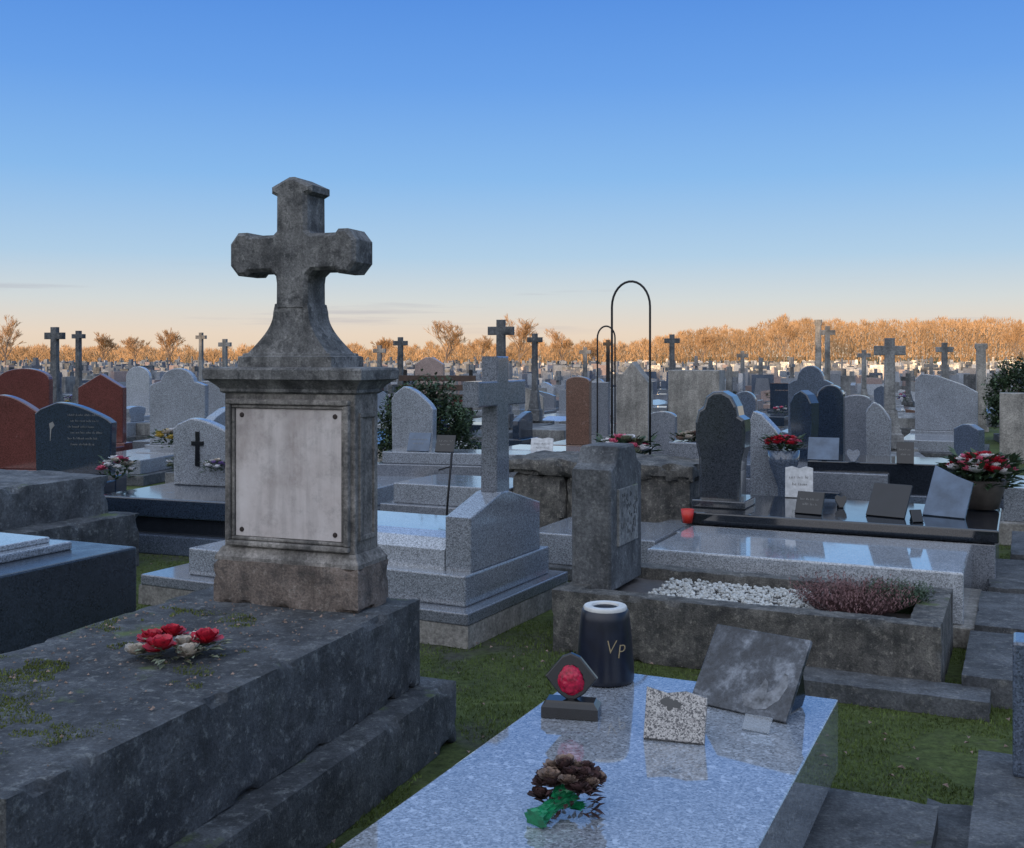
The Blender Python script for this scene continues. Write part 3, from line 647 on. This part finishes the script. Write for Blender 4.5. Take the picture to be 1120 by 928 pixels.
for (px,top,w,Y,mat,lab) in ((60,358,.42,22,'oldstone','large dark stone cross at the far left skyline'),(86,362,.30,25,'oldstone','thin stone cross right of the large dark one at far left'),
  (220,364,.34,34,'paleold','pale cross figure on the skyline left of the big monument'),(246,371,.36,30,'paleold','short stone cross immediately left of the big monument'),
  (438,369,.34,26,'oldstone','slender dark cross right of the big monument'),(548,350,.48,20,'oldstone','broad weathered dark cross on the skyline at centre'),
  (585,365,.3,22,'oldstone','slim dark cross right of the broad centre cross'),(735,366,.36,26,'oldstone','stone cross on the skyline right of the tall iron arch'),
  (905,357,.44,32,'paleold','tall cross beside the pale column on the right skyline'),(973,370,.42,15.5,'paleold','large pale stone cross on a tall pedestal at right'),
  (1033,375,.42,28,'paleold','stone cross far right beyond the wide pale headstone'),(665,372,.3,34,'iron','thin iron cross left of the tall arch on the skyline'),
  (945,383,.4,34,'paleold','small pale cross left of the large pale cross'),(640,380,.4,38,'paleold','small pale cross far away left of the arch'),
  (812,384,.4,38,'paleold','small pale cross far away behind the tall dark headstone'),(415,378,.4,34,'paleold','small pale cross just right of the big pedestal')):
    grave(lab,atY(px,Y),R(-14),'cross',mat,w,ztop(top,Y),Y<26,bev=.01,name='cross_grave')
def tier(label,px,Y,wid,dep,zs,mats,rot=-25):
    T=thing('stepped_tomb',label,'tomb',atY(px,Y),R(rot)); z=0; ins=0
    for i,(zz,m_) in enumerate(zip(zs,mats)):
        obj(('base','step','slab','cover')[i],box(nb(),ins,wid-ins,ins,dep-ins,z,zz,.01),m_,T); z=zz; ins+=.09
    for a in (.3,.7): occ.append((T.location.x+wid*a*math.cos(R(rot)),T.location.y+wid*a*math.sin(R(rot))+.4))
    return T
tier('grey granite stepped tomb right behind the big pedestal',400,9.9,1.5,1.2,(.15,.32,.5),('limestone','grey','light'))
tier('long low grey tomb with thin rail slab in front of the shrub',395,12.2,2.5,.9,(.2,.45,.58),('kerb','grey','light'),-14)
tier('dark open tomb with polished slab at right middle',872,11,2.0,1.0,(.3,.6),('bluegrey','black'),-20)
tier('pale flat tomb right of the pale curved headstone',520,13.6,1.6,1.1,(.2,.4,.5),('kerb','light','white'))
tier('dark blue flat tomb behind the rough block tomb',560,12.2,1.8,1.1,(.2,.5),('bluegrey','blueblack'))
tier('grey flat tomb left of the granite block headstone',690,11.2,1.4,1.1,(.2,.45,.58),('kerb','grey','bluegrey'))
tier('pale polished tomb at the right edge behind the kerb slabs',1085,9.6,1.5,1.3,(.2,.5),('limestone','light'))
tier('pale tomb between dark slabs in the right middle',800,11.2,1.6,1.2,(.2,.5),('kerb','grey'))
plaque('small white framed plaque on the long low tomb below the shrub',atY(457,12.3,.585),R(-15),.26,.22,'slate',25,'plain',7)
plaque('dark plaque right of the white framed one below the shrub',atY(486,12.2,.585),R(-15),.22,.2,'blackgloss',25,'plain',8)
plaque('bluish book plaque on the pale flat tomb at centre',atY(592,12.6,.51),R(-10),.26,.22,'whiteplas',25,'book',9)
plaque('dark plaque leaning on the dark open tomb, left of three',atY(900,11.0,.61),R(-20),.3,.26,'slate',35,'plain',10,False)
plaque('rounded plaque on the dark open tomb, middle of three',atY(933,10.8,.61),R(-20),.13,.13,'bluegrey',20,'heart',11,False)
plaque('upright dark plaque on the dark open tomb, right of three',atY(990,10.6,.61),R(-20),.16,.22,'blackgloss',20,'plain',12)
bouquet('potted red, pink and white flowers on the black tomb beside the sloping plaque',pw(2.1,3.33,.51),.54,['roseRed','rosePink','roseWhite','rosePink','roseRed','roseWhite'],46,6,pot='terracotta',hgt=.45)
bouquet('red flowers in front of the pale slanted headstone',atY(857,9.6,.82),.36,['roseRed','roseRed','rosePink','roseRed'],26,7,hgt=.4)
o=obj('flower_stand',lathe(nb(),[(.1,0),(.1,.02),(.05,.05),(.05,.5),(.13,.72),(.14,.83),(.12,.83)],16),'bluegrey',None,True,loc=atY(857,9.6,0)); tag(o,'grey stone urn stand under the red flowers','urn')
bouquet('pale and dark red potted flowers under the tall iron arch',atY(683,10.4,.6),.62,['roseWhite','rosePink','leafpale'],26,8,hgt=.5)
o=obj('stone_block',rough(nb(),-.5,.5,-.3,.3,0,.6,.01,.08,5,60),'bluegrey',None,True,loc=atY(690,10.4),rot=(0,0,A),crease=40); tag(o,'dark stone block carrying the flowers under the iron arch','tomb'); occ.append((1.1,10.4))
bouquet('white flowers left of the iron arch',atY(640,11.5,.46),.4,['roseWhite','roseWhite','roseYel'],12,9,hgt=.4)
bouquet('pink and white flowers by the blue black script headstone',atY(128,10.6,.45),.36,['rosePink','roseWhite','roseCream'],14,10,hgt=.7)
bouquet('white flowers before the grey shouldered headstone',atY(185,15.2,.4),.5,['roseWhite','roseYel','roseCream'],12,12,hgt=.5)
bouquet('yellow and green plant in a grey pot at the right edge',atY(1093,9.4,.52),.3,['roseYel','leafpale'],9,13,pot='terracotta',hgt=.6)
bouquet('dried brown flowers in a bowl left of the tall dark headstone',atY(758,9.7,.85),.34,['driedpale','roseCream','dried'],14,14,hgt=.4)
p=at(752,572,.42); o=obj('red_cup',lathe(nb(),[(.035,0),(.05,.1),(.046,.1),(.03,.01)],16),'redplas',None,True,loc=(p.x,p.y,.42)); tag(o,'small red plastic cup on the light granite slab','cup')

def arch(label,px,Y,z0,z1,w,r=.011,rot=-20):
    T=thing('iron_arch',label,'arch',atY(px,Y,z0),R(rot)); a=w/2; hh=z1-z0; pts=[(-a,0,0),(-a,0,(hh-a)*.5),(-a,0,hh-a*1.3)]+[(-a*math.cos(R(t)),0,hh-a*1.3+a*1.3*math.sin(R(t))) for t in range(12,180,12)]+[(a,0,hh-a*1.3),(a,0,(hh-a)*.5),(a,0,0)]
    obj('hoop',tube(nb(),pts,r,8),'iron',T,True)
    for s in(-1,1): obj('foot',box(nb(),s*a-.04,s*a+.04,-.04,.04,-.004,.012,.003),'iron',T)
    occ.append((T.location.x,T.location.y))
arch('tall thin black iron arch rising above the horizon at centre',690,10.4,.6,ztop(308,10.4),.37)
arch('shorter black iron arch behind the tall one',663,14.5,.0,ztop(357,14.5),.24)
T=thing('bench','dark wooden bench with horizontal slats beyond the shrub','bench',atY(478,19),R(-15))
for i in range(3): obj('slat',box(nb(),-.7,.7,-.02,.02,.9+.16*i,1.0+.16*i,.005),'benchwood',T)
obj('seat',box(nb(),-.7,.7,-.45,-.05,.68,.72,.005),'benchwood',T)
for s in (-1,1): obj('leg',box(nb(),s*.6-.03,s*.6+.03,-.4,.04,0,.68,.005),'iron',T); obj('post',box(nb(),s*.6-.03,s*.6+.03,.02,.06,.6,1.42,.005),'iron',T)

def shrub(label,loc,rx,ry,rz,n,mat,seed,ls=.07,name='shrub',lo=.45):
    g=random.Random(seed); bm=nb()
    for k in range(n):
        a=g.random()*6.28; ph=math.acos(g.uniform(-.6,1)); d=Vector((math.cos(a)*math.sin(ph),math.sin(a)*math.sin(ph),math.cos(ph)))
        r=g.uniform(lo,1.0)**.5*(1+.45*noise.noise(d*2.2+Vector((seed,0,0)))+.22*noise.noise(d*6))
        c=Vector((d.x*rx*r,d.y*ry*r,max(.03,rz*.46+d.z*rz*.5*r))); leaf(bm,c,g.random()*6.28,g.uniform(-.6,1.2),ls*g.uniform(.6,1.3),ls*.6)
    T=thing(name,label,'shrub',loc,0); obj('foliage',bm,mat,T)
    bm=nb()
    for k in range(6): 
        a=k*1.05; tube(bm,[(0,0,0),(rx*.25*math.cos(a),ry*.25*math.sin(a),rz*.4),(rx*.6*math.cos(a),ry*.6*math.sin(a),rz*.7)],.02,5,.006)
    obj('stem',bm,'bark',T); return T
shrub('sprawling ivy green shrub behind the pale curved headstone',atY(466,13.4),.62,.4,1.34,9500,'bush',5,.06)
shrub('dark green bush on the skyline at the right edge',atY(1112,21),.55,.5,1.62,6000,'bush',3,.08)
occ.append(tuple(atY(462,13.5)[:2]))
T=thing('metal_stake','thin black bent metal stake standing left of the pale cross','stake',(*atY(487,8.2)[:2],0),0)
obj('rod',tube(nb(),[(0,0,0),(0,0,.3),(.02,0,.6),(.05,0,.93)],.009,6),'iron',T,True); obj('crossbar',tube(nb(),[(-.05,0,.8),(.05,.0,.83)],.006,6),'iron',T,True)

# ================================================================= FILL
styles=['arched','round','peaked','gabled','square','square','wave','shouldered','slanted','slanted','cross','tall','none','none','none','square','slanted','none']
stw={'arched':'arched','round':'round topped','peaked':'peaked','gabled':'gabled','square':'square','wave':'curved','shouldered':'shouldered','slanted':'slanted','cross':'cross topped','tall':'tall narrow','none':'flat'}
matw={'light':'pale grey','grey':'grey','bluegrey':'blue grey','blueblack':'blue black','red':'red','brown':'brown','white':'whitish','limestone':'beige stone','paleold':'weathered grey','oldstone':'dark weathered','pink':'pinkish','black':'black'}
ml=['light']*7+['grey']*5+['bluegrey']*5+['blueblack']*3+['white']*4+['limestone']*4+['paleold']*4+['oldstone']*2+['red','brown','pink']
u=Vector((math.sin(R(22)),math.cos(R(22)))); v_=Vector((math.cos(R(22)),-math.sin(R(22))))
fills=[]; flow=[]
g=random.Random(99)
cands=[]
for j in range(-4,26):
    for i in range(-50,55):
        c=u*(j*2.3+10)+v_*(i*1.32)+Vector((g.uniform(-.3,.3),g.uniform(-.45,.45)))
        if c.y<11.4 or c.y>36 or abs(c.x)>.475*c.y+.3: continue
        if g.random()<(.06 if c.y<24 else .3): continue
        if any((c.x-a)**2+(c.y-b)**2<(1.1 if c.y<20 else .6) for a,b in occ): continue
        cands.append(c)
cands.sort(key=lambda c:c.y)
cands=cands[:258]
ymax=cands[-1].y
for c in cands:
    px=560+c.x/c.y*F; near=c.y<15
    st=g.choice(styles); mt=g.choice(ml); w=g.uniform(.38,.8); h=g.uniform(.55,1.08)
    if near: h=g.uniform(.5,.82)
    if st=='cross': w=g.uniform(.34,.5); h=g.uniform(1.1,1.5) if not near else g.uniform(.95,1.15); mt=g.choice(['paleold','limestone','oldstone','light','paleold'])
    if st=='tall': w*=.6; h*=1.12
    ra=-22+g.uniform(-6,6); L_=1.8; side=g.random()<.38
    if side: ra=g.choice((66,-112))+g.uniform(-4,4); L_=1.1
    if st=='none':
        sh=g.uniform(.3,.6); T=thing('slab_grave','x','grave',(c.x,c.y,0),R(ra)); W_=g.uniform(.75,1.05)
        obj('base',box(nb(),-W_/2-.1,W_/2+.1,-L_-.1,.2,0,sh*.4,.01),'kerb',T); obj('slab',prism(nb(),[(-W_/2,sh*.4),(W_/2,sh*.4),(W_/2,sh*.8),(0,sh),(-W_/2,sh*.8)],'y',-L_,.1,.01),mt,T)
    else:
        T=grave('x',(c.x,c.y,0),R(ra),st,mt,w,h,True,L_=L_,sh=g.uniform(.2,.42),th=g.uniform(.1,.2),bev=.012 if c.y<22 else 0)
    fills.append((T,px,c.y,st,mt,h))
    if g.random()<.6: flow.append((c,px,g.randint(0,11)))
ones=['','first','second','third','fourth','fifth','sixth','seventh','eighth','ninth','tenth','eleventh','twelfth','thirteenth','fourteenth','fifteenth','sixteenth','seventeenth','eighteenth','nineteenth','twentieth','twenty-first','twenty-second','twenty-third','twenty-fourth','twenty-fifth','twenty-sixth','twenty-seventh','twenty-eighth','twenty-ninth','thirtieth']
def band(Y): return 'nearer rows' if Y<16 else ('middle rows' if Y<23 else 'back rows')
keys={}
for f in fills:
    T,px,Y,st,mt,h=f; keys.setdefault((matw[mt],stw[st],band(Y)),[]).append(f)
for (m_,s_,b_),fs in keys.items():
    fs.sort(key=lambda f:f[1])
    kind='ridged slab grave without headstone' if s_=='flat' else s_+' headstone'
    for i,f in enumerate(fs):
        f[0]['label']=f'{m_} {kind} in the {b_}'+(f', {ones[i+1]} such from left' if len(fs)>1 else ', only one such'); f[0]['group']='graves in the '+b_
pal=[['roseRed','roseWhite'],['rosePink','roseWhite'],['roseWhite','leafpale'],['roseYel','roseRed'],['roseMauve','roseWhite'],['driedpale','roseCream']]
pn=['red and white','pink and white','white and green','yellow and red','mauve and white','faded cream']
fk={}
for c,px,k in flow: fk.setdefault((k%6,band(c.y)),[]).append((c,px,k))
for (k,b_),fs in fk.items():
    fs.sort(key=lambda f:f[1])
    for i,(c,px,kk) in enumerate(fs):
        q=Vector((c.x,c.y))-u*g.uniform(.35,1.3)+v_*g.uniform(-.2,.2)
        bouquet(f'{pn[k]} flowers in the {b_}, {ones[min(i+1,30)]} so coloured from left',(q.x,q.y,.36),g.uniform(.25,.42),pal[k],8,int(px)+kk,group='flowers in the '+b_,hgt=.6)
VV=[];FF=[];MI=[]
def addbox(cx_,cy_,hx,hy,z0,z1,r,mi,ox=0,oy=0,taper=1):
    i=len(VV); c_,s_=math.cos(r),math.sin(r)
    for z,k in ((z0,1),(z1,taper)):
        for a,b in ((-1,-1),(1,-1),(1,1),(-1,1)):
            x=ox+a*hx*k; y=oy+b*hy; VV.append((cx_+x*c_-y*s_,cy_+x*s_+y*c_,z))
    for f in ((0,1,5,4),(1,2,6,5),(2,3,7,6),(3,0,4,7),(4,5,6,7)): FF.append(tuple(i+q for q in f)); MI.append(mi)
fm=['grey','light','limestone','paleold','light','oldstone','bluegrey','white','pink','bluegrey']
g=random.Random(5)
for k in range(2600):
    y=ymax-1+(185-ymax)*g.random()**1.35; x=g.uniform(-.5,.5)*y; r=R(-22)+g.choice((0,0,math.pi/2))+g.uniform(-.1,.1); mi=g.randrange(10)
    addbox(x,y,g.uniform(.35,.55),.95,0,g.uniform(.18,.5),r,mi,0,-1)
    q=g.random()
    if q<.055:
        mi=g.choice((3,0,6,3)); hh=g.uniform(1.1,1.7); w=g.uniform(.2,.3); addbox(x,y,.24,.18,0,hh*.4,r,mi,taper=.6); addbox(x,y,.065,.06,hh*.4,hh,r,mi); addbox(x,y,w,.058,hh*.8-.06,hh*.8+.06,r,mi)
    elif q<.85: addbox(x,y,g.uniform(.2,.42),.07,0,g.uniform(.6,1.15),r,mi,taper=g.choice((1,1,.8,.6)))
me=bpy.data.meshes.new('distant_graves'); me.from_pydata(VV,[],FF)
for n_ in fm: me.materials.append(M[n_])
me.polygons.foreach_set('material_index',MI)
o=bpy.data.objects.new('distant_graves',me); C.objects.link(o); tag(o,'mass of tiny far-off graves and crosses below the treeline','graves',kind='stuff')

# ================================================================= TREES
g=random.Random(55)
tops=[(-300,380),(0,381),(200,382),(330,382),(420,379),(520,377),(600,375),(700,374),(740,364),(780,361),(830,358),(860,347),(900,351),(950,354),(1000,351),(1060,349),(1120,353),(1200,350),(1320,352)]
def topat(x):
    for (a,b),(c,d) in zip(tops,tops[1:]):
        if a<=x<=c: return b+(d-b)*(x-a)/(c-a)
    return 381 if x<0 else 352
VV=[];FF=[]
for row,(Y,dx) in enumerate(((205,2.8),(218,2.8),(232,2.6),(250,2.4))):
    x=(-200-560)/F*Y
    while x<(1330-560)/F*Y:
        px=560+x/Y*F; tp=topat(px)+g.uniform(-3,6)+(3 if row==0 else 0); hh=max(2.0,H+(HZ-tp)*Y/F); r=hh*.24+.9
        for k in range(int(130+hh*24)):
            a=g.random()*6.28; t=g.random()**.7; z=hh*(.02+.98*t); rr=r*math.sin(math.pi*min(1,.16+.84*t))**.7*math.sqrt(g.random())
            c=Vector((x+rr*math.cos(a),Y+g.uniform(-2,2)+rr*math.sin(a),z)); ln=g.uniform(.4,1.0); lean=math.cos(a)*.45
            d=Vector((lean+g.uniform(-.4,.4),math.sin(a)*.4,1)).normalized()*ln; s=Vector((g.uniform(.3,1),g.uniform(-.6,.6),g.uniform(-.3,.3))).normalized()*g.uniform(.04,.11)
            i=len(VV); VV+= [c-s,c+s,c+d]; FF.append((i,i+1,i+2))
        s=.12; i=len(VV); VV+=[Vector((x-s,Y,0)),Vector((x+s,Y,0)),Vector((x+s*.4,Y,hh*.8)),Vector((x-s*.4,Y,hh*.8))]; FF.append((i,i+1,i+2,i+3))
        x+=dx*g.uniform(.7,1.3)
me=bpy.data.meshes.new('distant_wood'); me.from_pydata([tuple(v) for v in VV],[],FF); me.materials.append(M['wood'])
o=bpy.data.objects.new('distant_wood',me); C.objects.link(o); tag(o,'sunlit orange winter wood along the horizon','wood',kind='stuff')
def bare_tree(label,px,top,Y,seed):
    g=random.Random(seed); hh=H+(HZ-top)*Y/F; bm=nb(); bm2=nb()
    def tri(bm,a,b,r0,r1):
        d=(b-a).normalized(); s=d.orthogonal().normalized(); w=d.cross(s); A_=[];B_=[]
        for k in range(3):
            q=s*math.cos(k*2.094)+w*math.sin(k*2.094); A_.append(bm.verts.new(a+q*r0)); B_.append(bm.verts.new(b+q*r1))
        for k in range(3): bm.faces.new((A_[k],A_[(k+1)%3],B_[(k+1)%3],B_[k]))
    def grow(p,d,ln,r,dep):
        e=p+d*ln; tri(bm if dep>3 else bm2,p,e,r,r*.6)
        if dep==0: return
        for k in range(3 if dep<6 else 6):
            lo=.35 if dep<6 else .5
            nd=(d*.9+Vector((g.uniform(-1,1),g.uniform(-1,1),g.uniform(-.2,.5)))*.62).normalized(); grow(p.lerp(e,g.uniform(lo,1)),nd,ln*g.uniform(.6,.82),max(r*.5,.018),dep-1)
    grow(Vector((0,0,0)),Vector((0,0,1)),hh*.36,hh*.02,6)
    mz=max(v.co.z for v in bm2.verts); k=hh/mz
    for b_ in (bm,bm2):
        for v in b_.verts: v.co*=k
    T=thing('bare_tree',label,'tree',atY(px,Y),0); obj('trunk',bm,'bark',T); obj('crown',bm2,'wood',T)
for i,(px,top,Y,lab) in enumerate(((6,344,125,'bare golden tree at the very left edge of the horizon'),(113,363,140,'small bare tree left of the wide one on the left horizon'),(148,366,150,'low bare tree between two larger ones on the left horizon'),(186,358,130,'wide bare tree on the left horizon before the big cross'),
   (488,350,130,'bare tree on the horizon left of the centre cross'),(568,343,120,'tallest bare tree on the horizon right of the centre cross'),(526,366,160,'small bare tree between the two centre trees'),(614,357,140,'bare tree left of the shorter iron arch'),(420,368,150,'bare tree just right of the big monument'),
   (650,372,170,'faint small bare tree behind the iron arches'),(768,358,165,'bare tree at the left end of the tall wood'),(858,346,170,'broad bare tree standing out of the wood near the pale column'),(1112,350,170,'bare tree in the wood at the right edge'))):
    bare_tree(lab,px,top,Y,100+i)

# ================================================================= GRASS
g=random.Random(77); VV=[];FF=[]
def blade(x,y,z=0,h=.03):
    a=g.random()*6.28; w=.003; l=g.uniform(.3,1.0)*h; i=len(VV); dx,dy=math.cos(a)*w,math.sin(a)*w
    lx,ly=g.uniform(-.7,.7)*l,g.uniform(-.7,.7)*l
    VV.extend([(x-dx,y-dy,z),(x+dx,y+dy,z),(x+lx,y+ly,z+l)]); FF.append((i,i+1,i+2))
for k in range(200000):
    y=3.4+ (g.random()**1.3)*8; x=g.uniform(-.5,.5)*y*1.02
    n_=noise.noise(Vector((x*1.3,y*1.3,3)))+.5*noise.noise(Vector((x*5,y*5,7)))
    if n_<-.22: continue
    blade(x,y,0,.018+.028*max(0,n_))
me=bpy.data.meshes.new('grass'); me.from_pydata(VV,[],FF); me.materials.append(M['grass'])
o=bpy.data.objects.new('grass',me); C.objects.link(o); tag(o,'short green grass and moss growing between the tombs','grass',kind='stuff')
VV=[];FF=[]
for k in range(420):
    y=3.6+g.random()*6; x=g.uniform(-.5,.5)*y; a=g.random()*6.28; s=g.uniform(.008,.018); i=len(VV); z=.022
    VV.extend([(x+s*math.cos(a),y+s*math.sin(a),z),(x-s*.6*math.sin(a),y+s*.6*math.cos(a),z+.01),(x-s*math.cos(a),y-s*math.sin(a),z),(x+s*.6*math.sin(a),y-s*.6*math.cos(a),z+.006)]); FF.append((i,i+1,i+2,i+3))
me=bpy.data.meshes.new('fallen_leaves'); me.from_pydata(VV,[],FF); me.materials.append(M['driedpale'])
o=bpy.data.objects.new('fallen_leaves',me); C.objects.link(o); tag(o,'brown fallen leaves scattered in the grass','leaves',kind='stuff')

# ================================================================= LIGHT, WORLD, CAMERA
EL=R(4); AZ=R(208)
w=bpy.data.worlds.new('World'); scene.world=w; w.use_nodes=True; nt=w.node_tree; nt.nodes.clear()
tc=N(nt,'ShaderNodeTexCoord'); sx=N(nt,'ShaderNodeSeparateXYZ'); L(nt,tc.outputs['Generated'],sx.inputs[0])
sky=N(nt,'ShaderNodeTexSky'); sky.sky_type='NISHITA'; sky.sun_disc=False; sky.sun_elevation=EL; sky.sun_rotation=AZ
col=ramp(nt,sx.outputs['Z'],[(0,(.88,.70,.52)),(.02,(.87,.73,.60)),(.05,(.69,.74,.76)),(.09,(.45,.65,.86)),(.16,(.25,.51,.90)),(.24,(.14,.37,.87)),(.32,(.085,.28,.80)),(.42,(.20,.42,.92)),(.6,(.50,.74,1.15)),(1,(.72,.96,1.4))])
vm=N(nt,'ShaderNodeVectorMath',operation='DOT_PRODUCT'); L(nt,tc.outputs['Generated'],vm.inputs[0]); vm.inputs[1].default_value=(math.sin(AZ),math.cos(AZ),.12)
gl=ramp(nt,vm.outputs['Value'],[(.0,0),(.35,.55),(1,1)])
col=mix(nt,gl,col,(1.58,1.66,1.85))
mp=N(nt,'ShaderNodeMapping'); mp.inputs['Scale'].default_value=(3,3,60); L(nt,tc.outputs['Generated'],mp.inputs['Vector'])
n1=noi(nt,mp.outputs['Vector'],1.1,6,.55)
cf=N(nt,'ShaderNodeMath',operation='MULTIPLY'); L(nt,ramp(nt,n1,[(.60,0),(.72,.5)]),cf.inputs[0]); L(nt,ramp(nt,sx.outputs['Z'],[(.018,0),(.035,1),(.055,.9),(.085,0)]),cf.inputs[1])
col=mix(nt,cf.outputs[0],col,(.40,.40,.50))
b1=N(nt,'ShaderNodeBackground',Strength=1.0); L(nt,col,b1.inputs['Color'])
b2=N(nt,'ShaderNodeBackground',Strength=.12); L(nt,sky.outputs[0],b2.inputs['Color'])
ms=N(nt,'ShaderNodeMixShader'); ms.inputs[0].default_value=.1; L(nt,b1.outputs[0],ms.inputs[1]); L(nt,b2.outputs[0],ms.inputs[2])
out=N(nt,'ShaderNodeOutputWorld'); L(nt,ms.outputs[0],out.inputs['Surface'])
sl=bpy.data.lights.new('sun','SUN'); sl.energy=4; sl.angle=R(.5); sl.color=(1,.68,.38); so=bpy.data.objects.new('sun',sl); C.objects.link(so)
sd=Vector((math.sin(AZ)*math.cos(EL),math.cos(AZ)*math.cos(EL),math.sin(EL))); so.rotation_euler=sd.to_track_quat('Z','Y').to_euler()
cam=bpy.data.cameras.new('camera'); co=bpy.data.objects.new('camera',cam); C.objects.link(co); co.location=(0,0,H); co.rotation_euler=(R(90),0,0)
cam.sensor_width=36; cam.lens=36*F/1120; cam.shift_y=-(464-HZ)/1120; cam.clip_end=5000; cam.clip_start=.05
scene.camera=co
scene.view_settings.view_transform='Standard'; scene.view_settings.look='None'; scene.view_settings.exposure=0
